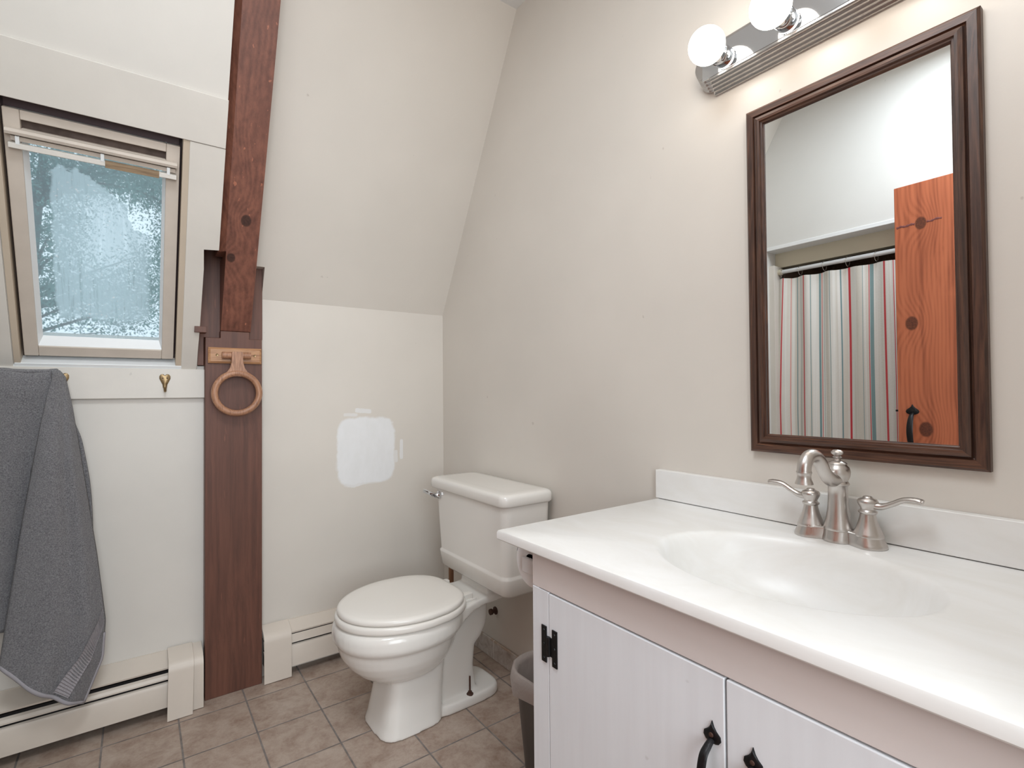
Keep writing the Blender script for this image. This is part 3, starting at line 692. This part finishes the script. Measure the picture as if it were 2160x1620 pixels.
b.loft([[(x, YC-hw, zl), (x, YC+hw, zl), (x, YC+hw, zh), (x, YC-hw, zh)] for x, hw, zl, zh in dk])
b.box(1.02, 1.12, YC-.09, YC+.09, .345, .41)
b.build('bowl', 'porcelain', T, remesh=.0045)
def slabegg(xf, xr, hw, z0, z1, rnd, n=2.35):
    pr = [(rnd, z0), (rnd*.3, z0+rnd*.3), (0, z0+rnd), (0, z1-rnd), (rnd*.3, z1-rnd*.3), (rnd, z1)]
    return [egg(xf+d, xr-d, hw-d, z, n, xf+(xr-xf)*.50, 64) for d, z in pr]
def flat_rear(rings, xr):
    out = []
    for r in rings:
        mx = max(p[0] for p in r)
        out.append([(min(p[0], mx-.018) if False else p[0], p[1], p[2]) for p in r])
    return out
def seat_ring(d, z, xf=.506, xr=.930, hw=.194):
    """elongated outline, blunt at the hinge end"""
    pts = []; num = 72; xc = .742
    for i in range(num):
        a = 2*PI*i/num; c_, s_ = math.cos(a), math.sin(a)
        if c_ <= 0: x = xc+(xc-xf-d)*c_; y = (hw-d)*s_*1.0
        else:
            e = 2/4.2; x = xc+(xr-xc-d)*abs(c_)**e; wy = (hw-d)*math.copysign(abs(s_)**(e), s_)
            y = wy*(1-.30*((x-xc)/(xr-xc))**2.0)
        pts.append((x, YC+y, z))
    return pts
MB(tw_).loft([seat_ring(.006, .3665), seat_ring(.001, .369), seat_ring(0, .374), seat_ring(0, .382), seat_ring(.002, .3875), seat_ring(.008, .390)]).build('seat', 'seatp', T, smooth=True, angle=60)
lk = dict(xf=.513, xr=.922, hw=.190)
MB(tw_).loft([seat_ring(.006, .3915, **lk), seat_ring(.001, .394, **lk), seat_ring(0, .399, **lk), seat_ring(.001, .405, **lk), seat_ring(.006, .4095, **lk), seat_ring(.016, .4115, **lk), seat_ring(.05, .4122, **lk), seat_ring(.10, .4124, **lk)]).build('seat_lid', 'seatp', T, smooth=True, angle=60)
for s_ in (-1, 1):
    b = MB(tw_); y_ = YC+s_*.078
    b.loft([rrect(.944, y_, .026, .017, .008, z) for z in (.367, .374)]); b.loft([rrect(.936, y_, .020, .013, .006, z) for z in (.373, .392)])
    b.build('hinge', 'seatp', T, bevel=.0015)
for s_ in (-1, 1):
    x_, y_ = .948, YC+s_*.078
    b = MB(tw_); b.lathe([(.0125, 0), (.0125, .003), (.009, .006), (.004, .007), (.0032, .008), (.0032, .062), (.0025, .064)], (x_, y_, .034), (0, 0, 1), 14)
    b.lathe([(.0075, 0), (.0075, .007), (.003, .009)], (x_, y_, .038), (0, 0, 1), 6)
    b.build('floor_bolt', 'rust', T, smooth=True)
def tr(x0, x1, hw, z, r=.028, yc=1.632): return rrect((x0+x1)/2, yc, (x1-x0)/2, hw, r, z, 7)
b = MB(); b.loft([tr(1.012, 1.160, .205, .402, .03), tr(.996, 1.168, .220, .408, .03), tr(.985, 1.172, .230, .420, .03), tr(.979, 1.174, .236, .468, .03), tr(.9785, 1.174, .2365, .474, .03),
                  tr(.983, 1.174, .2325, .479, .03), tr(.983, 1.174, .233, .484, .03), tr(.978, 1.175, .240, .60, .03), tr(.974, 1.176, .246, .722, .03)])
b.build('tank', 'porcelain', T, smooth=True, angle=60)
b = MB(); lidr = lambda d, z: rrect(1.073, 1.643, .111-d, .266-d, .03, z, 7)
b.loft([lidr(.010, .716), lidr(.003, .718), lidr(0, .723), lidr(0, .745), lidr(.002, .752), lidr(.007, .757), lidr(.016, .7595), lidr(.04, .7600)]).build('tank_lid', 'porcelain', T, smooth=True, angle=60)
b = MB(); b.lathe([(.0, 0), (.015, 0), (.015, .006), (.010, .010), (.008, .020), (0, .021)], (.974, 1.840, .692), (-1, 0, 0), 20)
b.tube(smoothpath([(.956, 1.840, .692), (.950, 1.856, .694), (.944, 1.880, .699), (.938, 1.905, .704)], 5), [(.007, .009)]*8+[(.005, .008)]*8, 10)
b.build('flush_handle', 'chrome', T, smooth=True)
pp = thing('supply_pipe', (1.10, 1.97, 0), 'dull copper supply pipe rising behind the toilet tank', 'pipe')
MB().tube(smoothpath([(1.095, 1.965, 0), (1.095, 1.965, .35), (1.095, 1.96, .50), (1.10, 1.93, .55), (1.10, 1.885, .56)], 6), .011, 12).build('tube', 'copper', pp, smooth=True)
MB().lathe([(.022, 0), (.020, .006), (.012, .009)], (1.095, 1.965, .0), (0, 0, 1), 18).build('floor_flange', 'chrome', pp, smooth=True)
sv = thing('shutoff_valve', (W, 1.775, .2), 'small dark shutoff valve on the wall behind the toilet', 'valve')
MB().lathe([(.016, 0), (.016, .003), (.008, .006), (.008, .018), (.012, .019), (.012, .028), (0, .029)], (W, 1.772, .200), (-1, 0, 0), 16).build('valve_body', 'rust', sv, smooth=True)

# ------------------------------------------------------------------ vanity
XF = .660
V = thing('vanity_cabinet', (.93, .43, 0), 'whitewashed wooden vanity cabinet under the white sink top, with black iron hardware', 'cabinet')
y1, y0 = .840, 0.0
b = MB(); b.box(XF, W-.002, y1-.018, y1, 0, .778); b.box(XF, W-.002, y0, y0+.018, 0, .778); b.box(XF+.02, W-.002, y0, y1, .07, .09); b.box(XF+.05, XF+.068, y0, y1, 0, .07)
b.build('carcass', 'whitewash', V)
MB().box(XF-.001, XF+.019, y0, y1+.0005, .7035, .778).build('apron_rail', 'apron', V, bevel=.0015)
MB().box(XF-.001, XF+.019, .7905, y1+.0005, 0, .702).build('stile', 'whitewash', V, bevel=.0015); MB().box(XF+.001, XF+.019, y0, .02, 0, .702).build('stile', 'whitewash', V, bevel=.0015)
def pull(x, y, z, parent, s=1.0):
    """wrought iron D pull: spade plates and a bowed grip, plate face at x, outward -x"""
    b = MB()
    spade = [(0, .020), (.003, .012), (.0065, .007), (.0125, .002), (.0135, -.004), (.010, -.009), (.005, -.011), (-.005, -.011), (-.010, -.009), (-.0135, -.004), (-.0125, .002), (-.0065, .007), (-.003, .012)]
    for zc, fl in ((z, 1), (z-.098*s, -1)):
        b.loft([[(x-d, y+a*s*q, zc+fl*c_*s*q) for a, c_ in spade] for d, q in ((0, 1), (.0018, 1), (.0035, .8))])
    path = smoothpath([(x-.002, y, z-.006*s), (x-.012, y, z-.011*s), (x-.024*s, y, z-.022*s), (x-.030*s, y, z-.049*s), (x-.024*s, y, z-.076*s), (x-.012, y, z-.087*s), (x-.002, y, z-.092*s)], 6)
    n_ = len(path); b.tube(path, [(.0048*s+.002*s*math.sin(PI*i/(n_-1)), .0028*s) for i in range(n_)], 10)
    o = b.build('handle', 'iron', parent, smooth=True, angle=45)
    o['label'] = 'black wrought iron pull'
    for zc in (z+.001, z-.099*s): MB().lathe([(.0035*s, 0), (.003*s, .0015), (0, .002)], (x-.0034, y, zc), (-1, 0, 0), 10).build('screw', 'rust', o)
    return o
def vdoor(ya, yb, py, pz):
    d = MB(); d.box(XF-.002, XF+.018, ya, yb, .085, .7005)
    o = d.build('door', 'whitewash', V, bevel=.002)
    pull(XF-.002, py, pz, o)
    return o
d1 = vdoor(.4115, .7885, .430, .614)
d2 = vdoor(.022, .4085, .370, .609)
b = MB(); x = XF-.0025
for ya, yb, za, zb in ((.7945, .8085, .563, .634), (.7625, .7765, .563, .634)): b.box(x-.0018, x+.0005, ya, yb, za, zb)
b.box(x-.0018, x+.0005, .7765, .7945, .580, .616)
b.tube([(x-.003, .7855, .580), (x-.003, .7855, .617)], .0042, 10)
for ya in (.8015, .7695):
    for zz in (.571, .5985, .626): b.lathe([(.003, 0), (.0024, .0012), (0, .0016)], (x-.0018, ya, zz), (-1, 0, 0), 8)
b.build('hinge', 'iron', V, smooth=True, angle=30)['label'] = 'black iron butterfly hinge'
b = MB(); b.box(XF-.0022, XF-.0016, .300, .375, .694, .6985)
VT = thing('vanity_sink', (.93, .43, .78), 'white cultured marble vanity top with an oval sink and a backsplash', 'sink top')
# slab with an oval basin
cx, cy, ax, ay = .902, .452, .170, .222
X0, X1, Y0, Y1, ZT, ZB = .635, W-.0005, -.035, .935, .800, .778
b = MB(); NN = 96
def outline(i):
    a = 2*PI*i/NN; c_, s_ = math.cos(a), math.sin(a)
    tx = ((X1-cx)/c_ if c_ > 0 else (X0-cx)/c_) if abs(c_) > 1e-6 else 1e9
    ty = ((Y1-cy)/s_ if s_ > 0 else (Y0-cy)/s_) if abs(s_) > 1e-6 else 1e9
    t = min(tx, ty); return (cx+c_*t, cy+s_*t)
def ell(k_, z): return [(cx+ax*k_*math.cos(2*PI*i/NN), cy+ay*k_*math.sin(2*PI*i/NN), z) for i in range(NN)]
outl = [outline(i) for i in range(NN)]
# snap nearest samples to the corners
for qx, qy in ((X0, Y0), (X0, Y1), (X1, Y0), (X1, Y1)):
    j = min(range(NN), key=lambda i: (outl[i][0]-qx)**2+(outl[i][1]-qy)**2); outl[j] = (qx, qy)
ins = lambda d: [(min(max(x_, X0+d), X1), min(max(y_, Y0+d), Y1-d)) for x_, y_ in outl]
rings = [[(x_, y_, ZB) for x_, y_ in ins(.003)], [(x_, y_, ZB+.003) for x_, y_ in ins(0)], [(x_, y_, ZT-.006) for x_, y_ in ins(0)], [(x_, y_, ZT-.0018) for x_, y_ in ins(.0018)], [(x_, y_, ZT) for x_, y_ in ins(.006)]]
rings += [ell(1.055, ZT), ell(1.030, ZT-.0007), ell(1.008, ZT-.0028), ell(.99, ZT-.0068), ell(.972, ZT-.0125), ell(.955, ZT-.020), ell(.935, ZT-.031), ell(.90, ZT-.046), ell(.85, ZT-.066), ell(.77, ZT-.088), ell(.64, ZT-.108), ell(.48, ZT-.121), ell(.30, ZT-.129), ell(.12, ZT-.133)]
b.loft(rings, caps=False)
under = [ell(.12, ZT-.145), ell(.48, ZT-.133), ell(.80, ZT-.10), ell(1.0, ZT-.045), ell(1.07, ZB)]
b.loft(under, caps=False); b.f.append(list(range(len(b.v)-len(under)*NN, len(b.v)-len(under)*NN+NN)))
b.build('basin_slab', 'counter', VT, smooth=True, angle=40)
MB().lathe([(.0, .001), (.014, .001), (.019, .003), (.021, .001), (.021, 0)], (cx, cy, ZT-.134), (0, 0, 1), 24).build('drain', 'nickel', VT, smooth=True)
b = MB(); b.box(W-.0215, W-.0005, Y0, .935, ZT+.0015, .880); b.build('backsplash', 'counter', VT, bevel=.002)

# ------------------------------------------------------------------ faucet
FX, FY, FZ = 1.128, .451, .8005
fa = thing('faucet', (FX, FY, FZ), 'brushed nickel two-handle faucet standing behind the oval sink', 'faucet')
def lobes(k_, z):
    pts = []
    for i in range(72):
        a = 2*PI*i/72; best = 0
        for oy, r in ((-.0515, .0285), (0, .0275), (.0515, .0285)):
            # ray to circle
            dx, dy = math.cos(a), math.sin(a); bq = dy*oy; disc = bq*bq-(oy*oy-r*r)
            if disc > 0: best = max(best, bq+math.sqrt(disc))
        pts.append((FX+math.cos(a)*best*k_, FY+math.sin(a)*(best-.0)*(1-(1-k_)*.45), z))
    return pts
b = MB(); b.loft([lobes(1.06, FZ), lobes(1.07, FZ+.003), lobes(1.03, FZ+.007), lobes(.95, FZ+.013), lobes(.90, FZ+.020), lobes(.86, FZ+.0235), lobes(.78, FZ+.025)])
b.build('base_plate', 'nickel', fa, smooth=True, angle=60)
b = MB(); h0 = FZ+.022
b.lathe([(.026, 0), (.0265, .004), (.025, .008), (.0215, .022), (.0185, .045), (.0172, .070), (.0172, .086), (.0195, .088), (.0205, .091), (.0190, .094), (.0175, .096), (.0215, .106), (.0225, .114), (.0205, .123), (.0165, .127), (.0160, .129), (.0170, .130), (.0150, .133), (.006, .136), (.0048, .140), (.0085, .143), (.0055, .146), (.0105, .150), (.0110, .153), (.0075, .157), (0, .158)], (FX, FY, h0), (0, 0, 1), 40)
b.build('body', 'nickel', fa, smooth=True, angle=50)
sd = Vector((-.991, .13, 0)); sp = smoothpath([Vector((FX, FY, z_))+sd*d_ for d_, z_ in ((.004, .924), (.024, .924), (.041, .936), (.056, .957), (.074, .972), (.094, .972), (.107, .959), (.110, .942))], 7)
b = MB(); b.tube(sp, [.0165-.0042*min(1, i/14) for i in range(len(sp))], 20)
b.lathe([(.0130, 0), (.0136, .002), (.0125, .005), (.0118, .009), (.0125, .015), (.0150, .021), (.0158, .024), (.0120, .024), (.0100, .015)], (FX-.109, FY+.0143, .946), (0, 0, -1), 28)
b.build('spout', 'nickel', fa, smooth=True, angle=50)
for s_ in (1, -1):
    hy = FY+s_*.0515
    b = MB(); b.lathe([(.0250, 0), (.0255, .003), (.0240, .007), (.0205, .015), (.0165, .026), (.0135, .038), (.0130, .043), (.0155, .045), (.0160, .048), (.0125, .0505), (.0120, .053), (.0165, .062), (.0175, .067), (.0150, .071), (.0085, .0735), (.0080, .075), (.0065, .0765), (0, .077)], (FX, hy, FZ+.019), (0, 0, 1), 32)
    b.tube(smoothpath([(FX, hy+s_*.006, FZ+.080), (FX, hy+s_*.022, FZ+.079), (FX, hy+s_*.040, FZ+.087), (FX, hy+s_*.058, FZ+.097), (FX, hy+s_*.076, FZ+.099), (FX, hy+s_*.086, FZ+.097)], 6),
           [(.0090-.0030*min(1, i/10)+.0040*max(0, (i-14)/16)*(1 if i < 29 else .4), .0078-.0026*min(1, i/10)) for i in range(31)], 14)
    b.build('handle', 'nickel', fa, smooth=True, angle=50)

# ------------------------------------------------------------------ toilet paper on the cabinet's far side
tp = thing('toilet_paper', (.75, .905, .74), 'roll of white toilet paper on the far side of the vanity', 'toilet paper')
b = MB(); b.lathe([(.020, 0), (.052, 0), (.054, .002), (.054, .098), (.052, .10), (.020, .10), (.020, 0)], (.705, .905, .720), (1, 0, 0), 40)
b.build('paper_roll', 'paper', tp, smooth=True, angle=40)
b = MB(); b.grid(lambda u, v: (.706+.098*u, .905+.056*math.cos(.25+1.35*v)+.002*math.sin(6*u), .720+.056*math.sin(.25+1.35*v)-.012*v**2+.006*math.sin(3*u)*v), 10, 12)
b.build('loose_sheet', 'paper', tp, smooth=True, angle=180)
th = thing('toilet_paper_holder', (.75, .845, .72), 'white holder board fixed to the far side of the vanity', 'holder')
MB().box(.672, .84, y1+.001, y1+.016, .674, .772).build('backboard', 'bead', th, bevel=.003)
MB().lathe([(.012, 0), (.012, .13)], (.690, .905, .720), (1, 0, 0), 20).build('spindle', 'plastic_white', th, smooth=True)
for x_ in (.688, .812): MB().box(x_, x_+.010, y1+.010, .917, .703, .736).build('arm', 'plastic_white', th, bevel=.003)

# ------------------------------------------------------------------ trash can
tc = thing('trash_can', (.99, 1.115, 0), 'dark plastic trash can with a grey liner between toilet and vanity', 'trash can')
qx, qy = .992, 1.118
b = MB(); sq = lambda r, z: rrect(qx, qy, r, r*.92, r*.62, z, 8)
b.loft([sq(.100, 0), sq(.103, .004), sq(.128, .300), sq(.131, .305), sq(.128, .308), sq(.124, .300), sq(.098, .012)], caps=False)
b.f.append(list(range(36))); b.f.append(list(range(6*36, 7*36)))
b.build('bin', 'can', tc, smooth=True, angle=40)
rg = random.Random(4)
wob = [rg.uniform(-1, 1) for _ in range(36)]
def sqw(r, z, a, dz=0): return [(x_+(x_-qx)*a*wob[i]/r*.9*r, y_+(y_-qy)*a*wob[(i*5) % 36]/r*.9*r, z_+dz*wob[(i*7) % 36]) for i, (x_, y_, z_) in enumerate(sq(r, z))]
b = MB(); b.loft([sqw(.092, .06, .03), sqw(.108, .20, .02), sqw(.1215, .300, .0), sqw(.131, .318, .02, .003), sqw(.138, .314, .02, .003), sqw(.1425, .295, .05, .003), sqw(.139, .262, .05, .014)], caps=False)
b.f.append(list(range(36)))
b.build('bag_liner', 'liner', tc, smooth=True, angle=180)

# ------------------------------------------------------------------ mirror
mr = thing('wall_mirror', (W, .445, .96), 'tall mirror in a dark walnut-stained stepped wood frame above the sink', 'mirror')
my0, my1, mz0, mz1 = .2330, .6590, .9560, 1.7650
prof = [(0, 0), (0, .014), (.006, .018), (.024, .0185), (.0265, .0135), (.030, .0125), (.0315, .0195), (.040, .022), (.046, .0215), (.0475, .017), (.0525, .0165), (.054, .012), (.056, .0115), (.056, .004), (.056, 0)]
prof = [(a*.76, d) for a, d in prof]
fw = prof[-1][0]
def fr(d, a): return [(W-d, my0+a, mz0+a), (W-d, my1-a, mz0+a), (W-d, my1-a, mz1-a), (W-d, my0+a, mz1-a)]
fo_ = {}
for side, (i, j), mname in (('frame_bottom', (0, 1), 'frameh'), ('frame_left', (1, 2), 'frame'), ('frame_top', (2, 3), 'frameh'), ('frame_right', (3, 0), 'frame')):
    b = MB(); ra = [fr(d, a)[i] for a, d in prof]; rb = [fr(d, a)[j] for a, d in prof]
    b.loft([ra, rb]); b.build('frame_rail', mname, mr, smooth=True, angle=25)
a = fw-.004
MB().box(W-.010, W-.004, my0+a, my1-a, mz0+a, mz1-a).build('mirror_glass', 'mirror', mr)

# ------------------------------------------------------------------ vanity light bar
vl = thing('vanity_light', (W, .48, 1.92), 'chrome vanity light bar with round lit bulbs above the mirror', 'light fixture')
ya, yb, zc = .176, .786, 1.912
def barout(h, yend, k_):
    """outline: straight bar with rounded, slightly narrower bulging ends"""
    pts = []; sh = yend-.042; hb = h*.80; n_ = 12
    for sgn, ys in ((1, 1), (-1, -1)):
        cyb = (ya+yb)/2; e = (yb-ya)/2-.042-k_
        seq = [(cyb+sgn*e, -sgn*h), ]
        for i in range(n_+1):
            t = -PI/2+PI*i/n_
            seq.append((cyb+sgn*(e+.004+(.038)*math.cos(t)), sgn*hb*math.sin(t)))
        seq.append((cyb+sgn*e, sgn*h))
        pts += seq
    return pts
b = MB(); lev = [(.060, .0, 0), (.060, .008, 0), (.056, .011, .003), (.056, .018, .003), (.052, .021, .006), (.052, .028, .006), (.048, .031, .009), (.048, .038, .009), (.044, .041, .012), (.044, .047, .012), (.041, .049, .014)]
b.loft([[(W-d, y_, zc+z_) for y_, z_ in barout(h, yb, k_)] for h, d, k_ in lev])
b.build('ribbed_housing', 'satin', vl, smooth=True, angle=30)
MB().box(W-.0505, W-.047, ya+.034, yb-.034, zc-.036, zc+.036).build('mirror_plate', 'chrome', vl, bevel=.001)
by = [.697-.151*i for i in range(4)]
for y_ in by:
    sk = MB(); sk.lathe([(.024, 0), (.024, .018), (.0232, .019), (.0245, .020), (.0245, .036), (.022, .036), (.022, .020)], (W-.050, y_, zc), (-1, 0, 0), 28)
    so = sk.build('socket', 'chrome', vl, smooth=True, angle=40)
    bl = MB(); R0 = .0415; pr = [(.0155, -.046), (.016, -.040), (.0205, -.036)]
    pr += [(R0*math.sin(t), -R0*math.cos(t)) for t in [.62+(PI-.62)*i/18 for i in range(19)]]
    bl.lathe(pr, (W-.050-.064, y_, zc), (-1, 0, 0), 36)
    bl.build('bulb', 'bulb', so, smooth=True, angle=80)['label'] = 'lit round white bulb'

# ------------------------------------------------------------------ door seen in the mirror
dr = struct(bpy.data.objects.new('door_1', None)); COL.objects.link(dr); dr.location = (-.315, .44, 0)
MB().box(-.333, -.300, .060, .824, .012, 1.975).build('door_leaf', 'door', dr, bevel=.002)
b = MB()
spade = [(0, .030), (.005, .020), (.010, .015), (.021, .006), (.024, -.002), (.020, -.009), (.010, -.014), (0, -.016), (-.010, -.014), (-.020, -.009), (-.024, -.002), (-.021, .006), (-.010, .015), (-.005, .020)]
hx, hy, hz = -.300, .772, 1.005
for zz, fl in ((hz, 1), (hz-.165, -1)): b.loft([[(hx+d, hy+a*q, zz+fl*c_*q) for a, c_ in spade] for d, q in ((0, 1), (.002, 1), (.005, .75))])
pth = smoothpath([(hx+.003, hy, hz-.010), (hx+.020, hy, hz-.022), (hx+.036, hy, hz-.050), (hx+.042, hy, hz-.085), (hx+.034, hy, hz-.125), (hx+.018, hy, hz-.150), (hx+.003, hy, hz-.158)], 6)
b.tube(pth, [(.0065+.005*math.sin(PI*i/(len(pth)-1)), .005) for i in range(len(pth))], 12)
b.build('door_handle', 'iron', dr, smooth=True, angle=40)
b = MB(); b.box(-.322, -.311, .823, .836, 1.002, 1.010); b.box(-.325, -.308, .8235, .8255, .985, 1.028); b.build('latch', 'iron', dr)
b = MB(); b.tube(smoothpath([(-.2996, .816, 1.7985), (-.2996, .80, 1.802), (-.2996, .785, 1.799), (-.2996, .765, 1.803), (-.2996, .752, 1.801)], 5), [(.0008, .0042+.0014*math.sin(i*1.7)) for i in range(21)], 8)
b.tube(smoothpath([(-.2996, .710, 1.802), (-.2996, .695, 1.800), (-.2996, .68, 1.805), (-.2996, .66, 1.803)], 5), [(.0008, .0034+.0014*math.sin(i*1.3)) for i in range(16)], 8)
b.build('knot_stain', simple('purple_brown_stain', lin(110, 58, 56), .6), dr)

# ------------------------------------------------------------------ shower curtain, rod and rings (seen in the mirror)
XR, ZR = -.572, 1.766
rd = thing('curtain_rod', (XR, .7, ZR), 'white shower curtain rod spanning the tub alcove', 'curtain rod')
MB().tube([(XR, -.18, ZR), (XR, 1.455, ZR)], .0115, 16).build('rod_tube', 'rod', rd, smooth=True)
MB().tube([(XR, 1.440, ZR), (XR, 1.462, ZR)], .017, 16).build('end_cap', 'soffit', rd, smooth=True)
cu = MB(); ct = .10; Ltot = 1.30
ringy = [1.440, 1.345, 1.222, 1.112, .985, .86, .735, .61, .485, .36, .235]
def curtain(u, v):
    y_ = 1.463-Ltot*u; z = 1.728+(ct-1.728)*v
    ph = u*2*PI*10.5
    amp = .016*(1-.35*v); x_ = XR-.004+amp*math.sin(ph)+.008*math.sin(u*37+1.3+v*1.5)*min(1, v*4)
    y_ += .036*min(1, v*2.2)*math.exp(-u*14) + .004*math.sin(v*5+u*20)*v
    sag = min(abs(y_-r_) for r_ in ringy)
    z += -.006*min(1, sag/.05)*(1-v)**8
    return (x_, y_, z)
cu.grid(curtain, 300, 50, lambda u, v: (u*Ltot, v*1.6))
tag(cu.build('shower_curtain', 'curtain', smooth=True, angle=180), 'cream shower curtain with red and blue-green stripes reflected in the mirror', 'shower curtain')
r0 = None
for i, y_ in enumerate(ringy):
    if r0 is None:
        b = MB(); b.ring((XR, y_, ZR-.010), (1, 0, 0), (0, 0, 1), .0245, .0014, 24, 6)
        r0 = b.build('curtain_ring', 'clear', smooth=True, angle=180)
        tag(r0, 'thin wire curtain ring nearest the end cap of the white rod', 'curtain ring', 'wire rings on the shower rod')
    else:
        c = r0.copy(); COL.objects.link(c); c.location.y = r0.location.y+(y_-ringy[0])
        c['label'] = ['', 'thin wire curtain ring second from the rod end cap', 'thin wire curtain ring third from the rod end cap', 'thin wire curtain ring fourth from the rod end cap',
                      'thin wire curtain ring fifth from the rod end cap, nearest the orange door'][i] if i < 5 else 'thin wire curtain ring hidden behind the orange door'
